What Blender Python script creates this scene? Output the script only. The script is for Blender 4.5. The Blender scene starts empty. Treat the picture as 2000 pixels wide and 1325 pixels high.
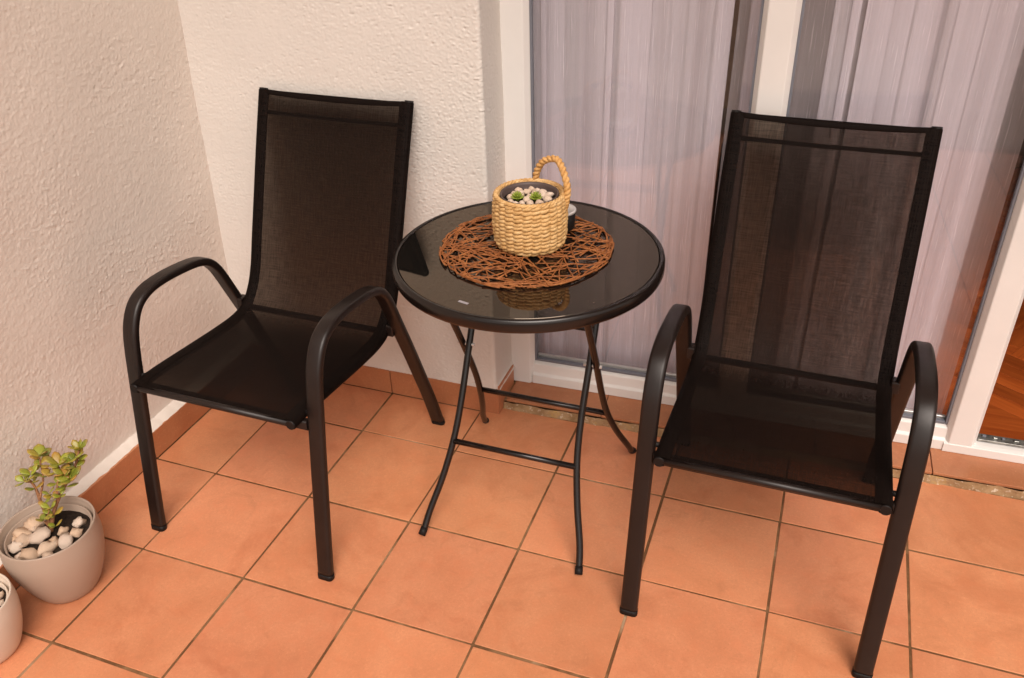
import bpy, bmesh, math, random
from math import sin, cos, pi, radians, sqrt
from mathutils import Vector, Matrix, noise

random.seed(11)
SC = bpy.context.scene
COL = SC.collection

# ------------------------------------------------------------------ camera
FPX, YAW, PITCH, ROLL = 1677.9, radians(-21.079), radians(32.288), radians(-1.899)
CAM = Vector((1.4495, -0.8218, 1.5794))
_f = Vector((sin(YAW) * cos(PITCH), cos(YAW) * cos(PITCH), -sin(PITCH)))
_r = Vector((cos(YAW), -sin(YAW), 0))
_u = _r.cross(_f)
RIGHT = cos(ROLL) * _r + sin(ROLL) * _u
UP = -sin(ROLL) * _r + cos(ROLL) * _u
cd = bpy.data.cameras.new('camera')
cam = bpy.data.objects.new('camera', cd)
COL.objects.link(cam)
cam.matrix_world = Matrix(((RIGHT.x, UP.x, -_f.x, CAM.x), (RIGHT.y, UP.y, -_f.y, CAM.y),
                           (RIGHT.z, UP.z, -_f.z, CAM.z), (0, 0, 0, 1)))
cd.sensor_width = 36
cd.lens = 36 * FPX / 2000
cd.clip_start = 0.02
cd.clip_end = 1000
SC.camera = cam


def pix(px, py, axis, val):
    """photo pixel -> point on the plane (axis = val)"""
    d = RIGHT * ((px - 1000) / FPX) - UP * ((py - 662.5) / FPX) + _f
    return CAM + d * ((val - CAM[axis]) / d[axis])


# ------------------------------------------------------------------ sky, sun, exposure
SUN_EL, SUN_AZ = radians(52), radians(150)      # azimuth measured from +Y towards +X
world = bpy.data.worlds.new('World')
SC.world = world
world.use_nodes = True
wn, wl = world.node_tree.nodes, world.node_tree.links
wn.clear()
sky = wn.new('ShaderNodeTexSky')
sky.sky_type = 'NISHITA'
sky.sun_disc = False
sky.sun_elevation = SUN_EL
sky.sun_rotation = SUN_AZ
sky.dust_density = 3.0
bw = wn.new('ShaderNodeRGBToBW')
tint = wn.new('ShaderNodeMix'); tint.data_type = 'RGBA'; tint.blend_type = 'MULTIPLY'
tint.inputs[0].default_value = 1
tint.inputs[7].default_value = (1.0, 0.88, 0.805, 1)      # overcast grey, warm white balance
bg = wn.new('ShaderNodeBackground'); bg.inputs[1].default_value = 0.13
wo = wn.new('ShaderNodeOutputWorld')
wl.new(sky.outputs[0], bw.inputs[0]); wl.new(bw.outputs[0], tint.inputs[6])
wl.new(tint.outputs[2], bg.inputs[0]); wl.new(bg.outputs[0], wo.inputs[0])

sd = bpy.data.lights.new('sun', 'SUN')
sd.energy = 1.5
sd.angle = radians(36)
sd.color = (1.0, 0.88, 0.79)
sun = bpy.data.objects.new('sun', sd)
COL.objects.link(sun)
_sd = Vector((sin(SUN_AZ) * cos(SUN_EL), cos(SUN_AZ) * cos(SUN_EL), sin(SUN_EL)))
sun.rotation_euler = _sd.to_track_quat('Z', 'Y').to_euler()
sun.location = (0, 0, 6)

vs = SC.view_settings
vs.view_transform = 'Standard'
vs.look = 'None'
vs.gamma = 1
vs.use_curve_mapping = False
vs.exposure = 0.6

SC.render.engine = 'CYCLES'
cy = SC.cycles
cy.use_denoising = True
cy.max_bounces = 10
cy.diffuse_bounces = 4
cy.use_adaptive_sampling = True
cy.adaptive_threshold = 0.015
cy.glossy_bounces = 5
cy.transmission_bounces = 6
cy.transparent_max_bounces = 32
cy.caustics_reflective = False
cy.caustics_refractive = False
cy.sample_clamp_indirect = 8


# ------------------------------------------------------------------ node helpers
class NT:
    def __init__(self, name):
        self.m = bpy.data.materials.new(name)
        self.m.use_nodes = True
        self.n, self.l = self.m.node_tree.nodes, self.m.node_tree.links
        self.n.clear()
        self.out = self.n.new('ShaderNodeOutputMaterial')

    def node(self, t, ins=None, **kw):
        o = self.n.new(t)
        for k, v in kw.items():
            setattr(o, k, v)
        for k, v in (ins or {}).items():
            self.set(o.inputs[k], v)
        return o

    def set(self, sock, v):
        if isinstance(v, bpy.types.NodeSocket):
            self.l.new(v, sock)
        elif isinstance(v, (tuple, list)) and len(v) == 3 and sock.type == 'RGBA':
            sock.default_value = (*v, 1)
        else:
            sock.default_value = v

    def coord(self, kind='Object', scale=(1, 1, 1), rot=(0, 0, 0)):
        t = self.n.new('ShaderNodeTexCoord')
        m = self.node('ShaderNodeMapping', {'Vector': t.outputs[kind], 'Scale': scale, 'Rotation': rot})
        return m.outputs[0]

    def noise(self, vec, scale, detail=4, rough=0.55, dist=0.0):
        o = self.node('ShaderNodeTexNoise', {'Vector': vec, 'Scale': scale, 'Detail': detail, 'Roughness': rough, 'Distortion': dist})
        return o.outputs[0]

    def ramp(self, fac, stops, interp='LINEAR'):
        o = self.node('ShaderNodeValToRGB', {'Fac': fac})
        cr = o.color_ramp
        cr.interpolation = interp
        while len(cr.elements) < len(stops):
            cr.elements.new(0.5)
        for e, (p, c) in zip(cr.elements, stops):
            e.position = p
            e.color = (*c, 1) if isinstance(c, (tuple, list)) else (c, c, c, 1)
        return o.outputs[0]

    def mix(self, fac, a, b, mode='MIX'):
        o = self.node('ShaderNodeMix', data_type='RGBA', blend_type=mode)
        self.set(o.inputs[0], fac); self.set(o.inputs[6], a); self.set(o.inputs[7], b)
        return o.outputs[2]

    def math(self, op, a, b=0.0, clamp=False):
        o = self.node('ShaderNodeMath', operation=op, use_clamp=clamp)
        self.set(o.inputs[0], a); self.set(o.inputs[1], b)
        return o.outputs[0]

    def bump(self, h, strength=0.3, dist=0.002, normal=None):
        o = self.node('ShaderNodeBump', {'Height': h, 'Strength': strength, 'Distance': dist})
        if normal is not None:
            self.l.new(normal, o.inputs['Normal'])
        return o.outputs[0]

    def pbr(self, color, rough=0.5, normal=None, spec=0.5, **kw):
        o = self.node('ShaderNodeBsdfPrincipled', {'Base Color': color, 'Roughness': rough, 'Specular IOR Level': spec})
        if normal is not None:
            self.l.new(normal, o.inputs['Normal'])
        for k, v in kw.items():
            self.set(o.inputs[k.replace('_', ' ')], v)
        return o.outputs[0]

    def done(self, shader):
        self.l.new(shader, self.out.inputs[0])
        return self.m


def mat_plaster(name, base, dirt=0.06):
    t = NT(name)
    c = t.coord()
    n1 = t.noise(c, 3.2, 4, 0.6)
    n2 = t.noise(c, 260, 3, 0.6)
    n3 = t.noise(c, 70, 4, 0.6, 0.6)
    col = t.ramp(n1, [(0.3, tuple(v * (1 - dirt) for v in base)), (0.7, base)])
    col = t.mix(t.ramp(n3, [(0.28, 0.0), (0.36, 1.0)]), tuple(v * 0.90 for v in base), col)
    h = t.math('ADD', t.math('MULTIPLY', n2, 0.35), n3)
    return t.done(t.pbr(col, 0.85, t.bump(h, 0.35, 0.0016), 0.25))


def mat_tile(name, a, b, c_):
    t = NT(name)
    co = t.coord()
    oi = t.node('ShaderNodeObjectInfo')
    ofs = t.node('ShaderNodeVectorMath', operation='MULTIPLY_ADD')
    t.set(ofs.inputs[0], oi.outputs['Random']); ofs.inputs[1].default_value = (17, 29, 41); t.l.new(co, ofs.inputs[2])
    v = ofs.outputs[0]
    n1 = t.noise(v, 5, 5, 0.6, 0.4)
    n2 = t.noise(v, 420, 2, 0.6)
    n3 = t.noise(v, 38, 4, 0.65)
    n4 = t.noise(v, 11, 5, 0.7, 1.2)
    col = t.ramp(n1, [(0.28, a), (0.52, b), (0.75, c_)])
    col = t.mix(t.math('MULTIPLY', t.ramp(n2, [(0.30, 1.0), (0.42, 0.0)]), 0.35), col, tuple(x * 0.6 for x in a))
    col = t.mix(t.math('MULTIPLY', t.ramp(n3, [(0.66, 0.0), (0.80, 1.0)]), 0.25), col, (0.62, 0.36, 0.22))
    col = t.mix(t.math('MULTIPLY', t.ramp(n4, [(0.55, 0.0), (0.74, 1.0)]), 0.42), col, tuple(x * 0.74 for x in a))
    n5 = t.noise(v, 150, 3, 0.7)
    n6 = t.noise(v, 22, 3, 0.6, 0.5)
    col = t.mix(t.math('MULTIPLY', t.ramp(n5, [(0.42, 1.0), (0.60, 0.0)]), 0.20), col, tuple(x * 0.70 for x in b))
    col = t.mix(t.math('MULTIPLY', t.ramp(n5, [(0.62, 0.0), (0.72, 1.0)]), 0.35), col, (0.74, 0.38, 0.20))
    col = t.mix(t.math('MULTIPLY', t.ramp(n6, [(0.45, 0.0), (0.70, 1.0)]), 0.35), col, (b[0] * 1.02, b[1] * 0.86, b[2] * 0.80))
    n7 = t.noise(v, 3.2, 4, 0.65, 1.5)
    col = t.mix(t.math('MULTIPLY', t.ramp(n7, [(0.52, 0.0), (0.66, 1.0)]), 0.38), col, (a[0] * 0.80, a[1] * 0.66, a[2] * 0.58))
    hv = t.node('ShaderNodeHueSaturation', {'Saturation': 1.0, 'Color': col})
    t.set(hv.inputs['Hue'], t.math('ADD', t.math('MULTIPLY', t.math('FRACT', t.math('MULTIPLY', oi.outputs['Random'], 7.31)), 0.005), 0.4965))
    t.set(hv.inputs['Value'], t.math('ADD', t.math('MULTIPLY', oi.outputs['Random'], 0.15), 0.935))
    rg = t.math('ADD', t.math('MULTIPLY', n7, 0.36), 0.22)
    return t.done(t.pbr(hv.outputs[0], rg, t.bump(t.math('ADD', n2, t.math('MULTIPLY', n3, 0.8)), 0.12, 0.0008), 0.42))


def mat_simple(name, color, rough=0.5, spec=0.5, var=0.12, scale=30, bump=0.0, bscale=300, **kw):
    t = NT(name)
    c = t.coord()
    n = t.noise(c, scale, 4, 0.6)
    col = t.ramp(n, [(0.3, tuple(v * (1 - var) for v in color)), (0.7, tuple(min(1, v * (1 + var)) for v in color))])
    nm = t.bump(t.noise(c, bscale, 3, 0.6), bump, 0.001) if bump else None
    rr = t.math('ADD', t.math('MULTIPLY', t.noise(c, scale * 1.7, 3), 0.14), rough - 0.07)
    return t.done(t.pbr(col, rr, nm, spec, **kw))


def mat_mesh_fabric(name, alpha):
    t = NT(name)
    c = t.coord('UV')
    w1 = t.noise(t.coord('UV', (330, 22, 1)), 1, 2)
    w2 = t.noise(t.coord('UV', (22, 330, 1)), 1, 2)
    thr = t.math('ADD', w1, w2)
    big = t.noise(t.coord('UV', (6, 4, 1)), 1, 3)
    op = t.math('ADD', alpha, t.math('MULTIPLY', t.math('SUBTRACT', thr, 1.0), 0.24), True)
    col = t.ramp(t.math('MULTIPLY', thr, 0.5), [(0.35, (0.003, 0.0016, 0.0012)), (0.65, (0.008, 0.0044, 0.0032))])
    col = t.mix(t.math('MULTIPLY', big, 0.3), col, (0.007, 0.004, 0.003))
    lw = t.node('ShaderNodeLayerWeight', {'Blend': 0.5})
    op = t.math('ADD', op, t.math('MULTIPLY', t.math('MULTIPLY', lw.outputs['Facing'], 1.75, True), t.math('SUBTRACT', 1.0, op)), True)
    b = t.pbr(col, 0.7, t.bump(thr, 0.4, 0.0006), 0.08)
    tr = t.node('ShaderNodeBsdfTransparent', {'Color': (1, 0.82, 0.68)})
    mx = t.node('ShaderNodeMixShader', {0: op})
    t.l.new(tr.outputs[0], mx.inputs[1]); t.l.new(b, mx.inputs[2])
    return t.done(mx.outputs[0])


def mat_voile(name):
    t = NT(name)
    st = t.noise(t.coord('Object', (260, 260, 7)), 1, 3, 0.6)
    st2 = t.noise(t.coord('Object', (120, 120, 1.6)), 1, 2, 0.5)
    wv = t.noise(t.coord('Object', (900, 900, 900)), 1, 1)
    slub = t.ramp(st, [(0.60, 0.0), (0.72, 1.0)])
    op = t.math('ADD', t.math('MULTIPLY', st2, 0.10), t.math('ADD', 0.27, t.math('MULTIPLY', slub, 0.20)), True)
    op = t.math('ADD', op, t.math('MULTIPLY', t.math('SUBTRACT', wv, 0.5), 0.10), True)
    d = t.node('ShaderNodeBsdfDiffuse', {'Color': (0.97, 0.92, 0.98)})
    tl = t.node('ShaderNodeBsdfTranslucent', {'Color': (0.85, 0.78, 0.82)})
    m1 = t.node('ShaderNodeMixShader', {0: 0.18})
    t.l.new(d.outputs[0], m1.inputs[1]); t.l.new(tl.outputs[0], m1.inputs[2])
    tr = t.node('ShaderNodeBsdfTransparent', {'Color': (1, 1, 1)})
    mx = t.node('ShaderNodeMixShader', {0: op})
    t.l.new(tr.outputs[0], mx.inputs[1]); t.l.new(m1.outputs[0], mx.inputs[2])
    return t.done(mx.outputs[0])


def mat_pane(name):
    t = NT(name)
    lw = t.node('ShaderNodeLayerWeight', {'Blend': 0.5})
    f5 = t.math('POWER', lw.outputs['Facing'], 5.0)
    fac = t.math('ADD', t.math('MULTIPLY', f5, 0.60), 0.024, True)
    sm = t.noise(t.coord('Object', (2.2, 2.2, 2.2)), 1, 3)
    gl = t.node('ShaderNodeBsdfGlossy', {'Color': (1.0, 0.92, 0.90), 'Roughness': 0.004})
    tr = t.node('ShaderNodeBsdfTransparent', {'Color': (0.988, 0.990, 0.992)})
    nrm = t.bump(sm, 0.004, 0.01)
    t.l.new(nrm, gl.inputs['Normal'])
    mx = t.node('ShaderNodeMixShader', {0: fac})
    t.l.new(tr.outputs[0], mx.inputs[1]); t.l.new(gl.outputs[0], mx.inputs[2])
    return t.done(mx.outputs[0])


def mat_black_glass(name):
    t = NT(name)
    c = t.coord()
    sp = t.noise(c, 170, 2, 0.5)
    sm = t.noise(c, 9, 4, 0.6, 0.8)
    dust = t.math('MULTIPLY', t.ramp(sp, [(0.64, 0.0), (0.72, 1.0)]), t.ramp(sm, [(0.42, 0.0), (0.62, 1.0)]))
    col = t.mix(dust, (0.006, 0.0055, 0.005), (0.030, 0.026, 0.022))
    rg = t.math('ADD', t.math('MULTIPLY', dust, 0.25), t.math('ADD', 0.012, t.math('MULTIPLY', sm, 0.03)))
    df = t.node('ShaderNodeBsdfDiffuse', {'Color': col})
    gl = t.node('ShaderNodeBsdfGlossy', {'Color': (1.0, 0.84, 0.68), 'Roughness': rg})
    fr = t.node('ShaderNodeFresnel', {'IOR': 1.80})
    mx = t.node('ShaderNodeMixShader', {0: fr.outputs[0]})
    t.l.new(df.outputs[0], mx.inputs[1]); t.l.new(gl.outputs[0], mx.inputs[2])
    return t.done(mx.outputs[0])


def mat_wood(name, a, b):
    t = NT(name)
    oi = t.node('ShaderNodeObjectInfo')
    co = t.coord('Object', (4, 60, 60))
    ofs = t.node('ShaderNodeVectorMath', operation='MULTIPLY_ADD')
    t.set(ofs.inputs[0], oi.outputs['Random']); ofs.inputs[1].default_value = (31, 17, 5); t.l.new(co, ofs.inputs[2])
    n = t.noise(ofs.outputs[0], 1.0, 5, 0.6, 0.6)
    col = t.ramp(n, [(0.3, a), (0.7, b)])
    hv = t.node('ShaderNodeHueSaturation', {'Hue': 0.5, 'Saturation': 1.0, 'Color': col})
    t.set(hv.inputs['Value'], t.math('ADD', t.math('MULTIPLY', oi.outputs['Random'], 0.6), 0.7))
    return t.done(t.pbr(hv.outputs[0], 0.35, t.bump(n, 0.1, 0.001), 0.4))


def mat_leaf(name):
    t = NT(name)
    oi = t.node('ShaderNodeObjectInfo')
    c = t.coord('Object')
    sx = t.node('ShaderNodeSeparateXYZ', {0: c})
    n = t.noise(c, 90, 3)
    col = t.ramp(oi.outputs['Random'], [(0.0, (0.10, 0.135, 0.018)), (0.35, (0.26, 0.30, 0.03)), (0.55, (0.21, 0.215, 0.025)), (0.75, (0.32, 0.24, 0.030)), (1.0, (0.33, 0.145, 0.03))])
    col = t.mix(t.math('MULTIPLY', n, 0.35), col, (0.30, 0.28, 0.035))
    tip = t.ramp(t.math('MULTIPLY', sx.outputs[0], 27.0), [(0.62, 0.0), (1.0, 1.0)])
    col = t.mix(t.math('MULTIPLY', tip, 0.5), col, (0.42, 0.16, 0.05))
    return t.done(t.pbr(col, 0.38, None, 0.5, Subsurface_Weight=0.15, Subsurface_Radius=(0.004, 0.004, 0.001), Subsurface_Scale=1.0))


def mat_random(name, stops, rough=0.8, bump=0.5, bscale=140, spec=0.3):
    t = NT(name)
    oi = t.node('ShaderNodeObjectInfo')
    c = t.coord()
    n = t.noise(c, 60, 4, 0.6)
    col = t.ramp(oi.outputs['Random'], stops)
    col = t.mix(t.math('MULTIPLY', t.ramp(n, [(0.35, 0.0), (0.75, 1.0)]), 0.4), col, (0.40, 0.27, 0.17))
    return t.done(t.pbr(col, rough, t.bump(t.noise(c, bscale, 4, 0.65), bump, 0.002), spec))


def mat_strand(name, a, b, c_, sc=(40, 40, 40)):
    t = NT(name)
    n = t.noise(t.coord('Object', sc), 1, 4, 0.65)
    f = t.noise(t.coord('Object', (500, 500, 500)), 1, 3, 0.6)
    col = t.ramp(n, [(0.3, a), (0.5, b), (0.72, c_)])
    col = t.mix(t.math('MULTIPLY', t.ramp(f, [(0.3, 1.0), (0.5, 0.0)]), 0.4), col, tuple(x * 0.55 for x in a))
    return t.done(t.pbr(col, 0.6, t.bump(f, 0.4, 0.0008), 0.35))


M = {}
M['plaster'] = mat_plaster('cream_plaster', (0.70, 0.665, 0.62))
M['plaster_side_lit'] = mat_plaster('cream_plaster_side_lit', (0.74, 0.675, 0.61))  # back wall's cream paint, with the side wall's tanner light put into its colour
M['tile'] = mat_tile('terracotta_tile', (0.53, 0.205, 0.094), (0.62, 0.258, 0.126), (0.67, 0.295, 0.150))
M['skirt'] = mat_tile('terracotta_skirting', (0.41, 0.165, 0.075), (0.46, 0.190, 0.088), (0.50, 0.215, 0.102))
t = NT('grout')
_n = t.noise(t.coord(), 3.4, 5, 0.7)
_n2 = t.noise(t.coord(), 60, 3, 0.6)
M['grout'] = t.done(t.pbr(t.mix(t.math('MULTIPLY', _n2, 0.5), t.ramp(_n, [(0.46, (0.12, 0.052, 0.020)), (0.56, (0.28, 0.155, 0.075)), (0.68, (0.56, 0.41, 0.27))]), (0.20, 0.12, 0.06)), 0.95, t.bump(_n2, 0.6, 0.002), 0.2))
t = NT('mortar')
_n = t.noise(t.coord(), 14, 5, 0.7)
_n2 = t.noise(t.coord(), 90, 3, 0.6)
M['mortar'] = t.done(t.pbr(t.mix(t.ramp(_n2, [(0.58, 0.0), (0.72, 1.0)]), t.ramp(_n, [(0.3, (0.22, 0.13, 0.06)), (0.55, (0.36, 0.24, 0.13)), (0.72, (0.52, 0.33, 0.10))]), (0.60, 0.50, 0.38)), 0.95, t.bump(_n2, 0.8, 0.003), 0.2))
M['pvc'] = mat_simple('white_window_plastic', (0.75, 0.735, 0.71), 0.38, 0.45, 0.03, 6)
M['gasket'] = mat_simple('grey_gasket', (0.16, 0.17, 0.20), 0.5, 0.5, 0.1, 20)
M['steel'] = mat_simple('threshold_metal', (0.30, 0.30, 0.28), 0.35, 0.5, 0.5, 45, Metallic=0.7)
M['pane'] = mat_pane('window_glass')
M['voile'] = mat_voile('voile_curtain')
M['metal'] = mat_simple('dark_brown_powder_coat', (0.0105, 0.0062, 0.0050), 0.38, 0.40, 0.15, 25, 0.12, 900)
M['metal_gloss'] = mat_simple('black_gloss_tube', (0.0075, 0.0048, 0.0040), 0.24, 0.45, 0.05, 3)
M['rubber'] = mat_simple('black_plastic_cap', (0.009, 0.007, 0.0065), 0.55, 0.22)
M['sling'] = mat_mesh_fabric('black_mesh_sling', 0.855)
M['hem'] = mat_mesh_fabric('black_mesh_hem', 0.985)
M['blackglass'] = mat_black_glass('black_table_glass')
M['sticker'] = mat_simple('pale_sticker', (0.30, 0.28, 0.30), 0.5)
M['twig'] = mat_strand('brown_twig', (0.17, 0.056, 0.015), (0.28, 0.094, 0.026), (0.43, 0.170, 0.052), (70, 70, 70))
M['straw'] = mat_strand('straw_rope', (0.44, 0.24, 0.08), (0.60, 0.37, 0.15), (0.74, 0.52, 0.26), (50, 50, 90))
M['handle'] = mat_strand('handle_rope', (0.46, 0.23, 0.07), (0.62, 0.35, 0.12), (0.74, 0.47, 0.20), (60, 60, 60))
M['liner'] = mat_simple('brown_plastic_liner', (0.085, 0.060, 0.055), 0.5, 0.4)
M['pot'] = mat_simple('taupe_plastic_pot', (0.37, 0.285, 0.225), 0.40, 0.45, 0.03, 8)
M['pot2'] = mat_simple('cream_plastic_pot', (0.62, 0.53, 0.44), 0.36, 0.45, 0.03, 8)
M['soil'] = mat_simple('dark_soil', (0.020, 0.013, 0.009), 0.95, 0.2, 0.6, 120, 0.9, 160)
M['stem'] = mat_simple('brown_stem', (0.26, 0.12, 0.055), 0.7, 0.3, 0.35, 90, 0.4, 200)
M['leaf'] = mat_leaf('jade_leaf')
M['pebble'] = mat_random('beige_pebble', [(0.0, (0.66, 0.56, 0.47)), (0.35, (0.60, 0.42, 0.28)), (0.65, (0.62, 0.52, 0.44)), (1.0, (0.52, 0.36, 0.24))])
M['pebble2'] = mat_random('pale_pebble', [(0.0, (0.72, 0.60, 0.50)), (0.5, (0.66, 0.52, 0.40)), (1.0, (0.60, 0.46, 0.35))])
M['succ'] = mat_strand('green_succulent', (0.11, 0.17, 0.014), (0.23, 0.31, 0.03), (0.40, 0.44, 0.08), (200, 200, 200))
M['silver'] = mat_simple('pale_metal_rim', (0.62, 0.60, 0.58), 0.3, 0.5, 0.05, 20, Metallic=0.4)
M['parquet'] = mat_wood('red_brown_parquet', (0.30, 0.055, 0.010), (0.50, 0.115, 0.022))
M['darkwood'] = mat_wood('dark_wood', (0.012, 0.007, 0.005), (0.030, 0.016, 0.010))
M['room'] = mat_simple('room_wall_paint', (0.50, 0.28, 0.17), 0.85, 0.2)
M['ground'] = mat_simple('ground_paving', (0.33, 0.26, 0.21), 0.95, 0.2, 0.3, 0.2)


# ------------------------------------------------------------------ object helpers
def link(name, me, parent=None, mat=None, loc=None):
    o = bpy.data.objects.new(name, me)
    COL.objects.link(o)
    if parent is not None:
        o.parent = parent
    if mat is not None and me is not None:
        me.materials.append(mat)
    if loc is not None:
        o.location = loc
    return o


def tag(o, label=None, cat=None, group=None, kind=None):
    for k, v in (('label', label), ('category', cat), ('group', group), ('kind', kind)):
        if v:
            o[k] = v
    return o


def empty(name, loc=(0, 0, 0), rz=0.0):
    o = bpy.data.objects.new(name, None)
    o.empty_display_size = 0.05
    COL.objects.link(o)
    o.location = loc
    o.rotation_euler = (0, 0, rz)
    return o


def from_py(name, v, f, smooth=False, uv=None):
    me = bpy.data.meshes.new(name)
    me.from_pydata(v, [], f)
    if uv is not None:
        lay = me.uv_layers.new(name='UVMap')
        for lp in me.loops:
            lay.data[lp.index].uv = uv[lp.vertex_index]
    if smooth:
        me.polygons.foreach_set('use_smooth', [True] * len(me.polygons))
    me.update()
    return me


def bm_mesh(name, bm, smooth=False):
    bmesh.ops.recalc_face_normals(bm, faces=bm.faces)
    me = bpy.data.meshes.new(name)
    bm.to_mesh(me)
    bm.free()
    if smooth:
        me.polygons.foreach_set('use_smooth', [True] * len(me.polygons))
    return me


def box_bm(bm, x0, x1, y0, y1, z0, z1, bevel=0.0, seg=2):
    r = bmesh.ops.create_cube(bm, size=1)
    vs_ = r['verts']
    for v in vs_:
        v.co = Vector(((x0 + x1) / 2 + v.co.x * (x1 - x0), (y0 + y1) / 2 + v.co.y * (y1 - y0), (z0 + z1) / 2 + v.co.z * (z1 - z0)))
    if bevel:
        es = list({e for v in vs_ for e in v.link_edges})
        bmesh.ops.bevel(bm, geom=es, offset=bevel, segments=seg, affect='EDGES', profile=0.5)


def box(name, x0, x1, y0, y1, z0, z1, mat, parent=None, bevel=0.0, seg=2):
    bm = bmesh.new()
    box_bm(bm, x0, x1, y0, y1, z0, z1, bevel, seg)
    return link(name, bm_mesh(name, bm), parent, mat)


def catmull(pts, n):
    pts = [Vector(p) for p in pts]
    out = []
    P = [2 * pts[0] - pts[1]] + pts + [2 * pts[-1] - pts[-2]]
    for i in range(1, len(P) - 2):
        p0, p1, p2, p3 = P[i - 1:i + 3]
        for k in range(n):
            s = k / n
            out.append(0.5 * ((2 * p1) + (p2 - p0) * s + (2 * p0 - 5 * p1 + 4 * p2 - p3) * s * s + (3 * p1 - p0 - 3 * p2 + p3) * s ** 3))
    out.append(pts[-1].copy())
    return out


def sweep(path, prof, side=None, closed=False, caps=True, scale=None, twist=None):
    """prof: list of (a, b); a along `side`, b along the other normal. -> verts, faces"""
    n = len(path)
    V, F = [], []
    prev = None
    for i, p in enumerate(path):
        if closed:
            t_ = (path[(i + 1) % n] - path[i - 1]).normalized()
        else:
            t_ = (path[min(i + 1, n - 1)] - path[max(i - 1, 0)]).normalized()
        if side is not None:
            s_ = Vector(side)
            s_ = (s_ - t_ * s_.dot(t_)).normalized()
        else:
            if prev is None:
                s_ = t_.orthogonal().normalized()
            else:
                s_ = (prev - t_ * prev.dot(t_)).normalized()
            prev = s_
        b_ = t_.cross(s_)
        k = scale[i] if scale else 1.0
        if twist:
            a = twist[i]
            s_, b_ = s_ * cos(a) + b_ * sin(a), b_ * cos(a) - s_ * sin(a)
        for (u, w) in prof:
            V.append(p + s_ * u * k + b_ * w * k)
    m = len(prof)
    for i in range(n if closed else n - 1):
        j = (i + 1) % n
        for k in range(m):
            F.append((i * m + k, i * m + (k + 1) % m, j * m + (k + 1) % m, j * m + k))
    if caps and not closed:
        F.append(tuple(range(m))[::-1])
        F.append(tuple((n - 1) * m + k for k in range(m)))
    return V, F


def circle(r, n=12):
    return [(r * cos(2 * pi * k / n), r * sin(2 * pi * k / n)) for k in range(n)]


def rrect(a, b, r, n=4):
    """rounded rectangle half-sizes a, b"""
    o = []
    for cx, cy, a0 in ((a - r, b - r, 0), (-a + r, b - r, pi / 2), (-a + r, -b + r, pi), (a - r, -b + r, 1.5 * pi)):
        for k in range(n + 1):
            q = a0 + k / n * pi / 2
            o.append((cx + r * cos(q), cy + r * sin(q)))
    return o


def tube(name, path, prof, mat, parent=None, side=None, closed=False, scale=None, smooth=True):
    V, F = sweep([Vector(p) for p in path], prof, side, closed, True, scale)
    me = from_py(name, V, F, smooth)
    if smooth:
        for p in me.polygons:
            if len(p.vertices) > 4:
                p.use_smooth = False
    return link(name, me, parent, mat)


def lathe_mesh(name, prof, n=64, smooth=True):
    """prof: list of (r, z)"""
    V, F = [], []
    for (r, z) in prof:
        for k in range(n):
            a = 2 * pi * k / n
            V.append((r * cos(a), r * sin(a), z))
    for i in range(len(prof) - 1):
        for k in range(n):
            F.append((i * n + k, i * n + (k + 1) % n, (i + 1) * n + (k + 1) % n, (i + 1) * n + k))
    if prof[0][0] > 1e-5:
        F.append(tuple(range(n))[::-1])
    if prof[-1][0] > 1e-5:
        F.append(tuple((len(prof) - 1) * n + k for k in range(n)))
    return from_py(name, V, F, smooth)


def nz(x, y, z, s):
    return noise.noise(Vector((x * s, y * s, z * s)))


# ------------------------------------------------------------------ setting: ground, ceiling, parapet
WY = 1.100          # plaster face of the back wall
SKY_ = 1.097        # skirting face on the back wall
SKX = -0.202        # skirting face on the side wall
T = 0.30
Z_CEIL = 2.80
YO = -1.25          # open side of the balcony

g = box('ground', -150, 150, -150, 150, -3.3, -3.2, M['ground'])
tag(g, kind='structure')
c = box('ceiling', -0.6, 4.6, 0.30, 4.4, Z_CEIL, Z_CEIL + 0.2, M['plaster'])
tag(c, kind='structure')

# door plane is turned about 2 degrees against the tile grid
DA = 0.036
DX0, DY0 = 0.652, 1.238


def dpt(u, v, z):
    """u along the door from its left jamb, v into the room, z up"""
    return Vector((DX0 + u * cos(DA) - v * sin(DA), DY0 + u * sin(DA) + v * cos(DA), z))


# ------------------------------------------------------------------ floor and tiles
floor = box('floor', -0.30, 4.6, YO, 1.40, -0.30, -0.0022, M['grout'])
tag(floor, kind='structure')
GAP = 0.0026
tile_cache = {}


def tile_mesh(sx, sy, h, bev=0.0016):
    k = (round(sx, 4), round(sy, 4), h)
    if k not in tile_cache:
        bm = bmesh.new()
        box_bm(bm, -sx / 2, sx / 2, -sy / 2, sy / 2, -h, 0, bev, 2)
        me = bm_mesh('tile', bm)
        me.materials.append(M['tile'])
        tile_cache[k] = me
    return tile_cache[k]


def floor_tile(x0, x1, y0, y1):
    sh = random.choice((0.0, 0.0006, 0.0012))
    me = tile_mesh(x1 - x0 - 2 * GAP - sh, y1 - y0 - 2 * GAP - sh, 0.010)
    o = link('tile', me, floor)
    o.location = ((x0 + x1) / 2 + random.uniform(-.0006, .0006), (y0 + y1) / 2 + random.uniform(-.0006, .0006), random.uniform(-0.0008, 0.0))
    o.rotation_euler = (random.uniform(-.0015, .0015), random.uniform(-.0015, .0015), random.uniform(-.0038, .0038))


for i in range(-1, 10):
    for j in range(-4, 4):
        x0, x1 = i * T, (i + 1) * T
        y0, y1 = j * T, (j + 1) * T
        if i == -1:
            x0 = SKX - 0.002
        if j == 3:
            y1 = SKY_ + 0.001 if i < 2 else 1.150 + 0.036 * (x0 - 1.0)
        floor_tile(x0, x1, y0, y1)

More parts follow.
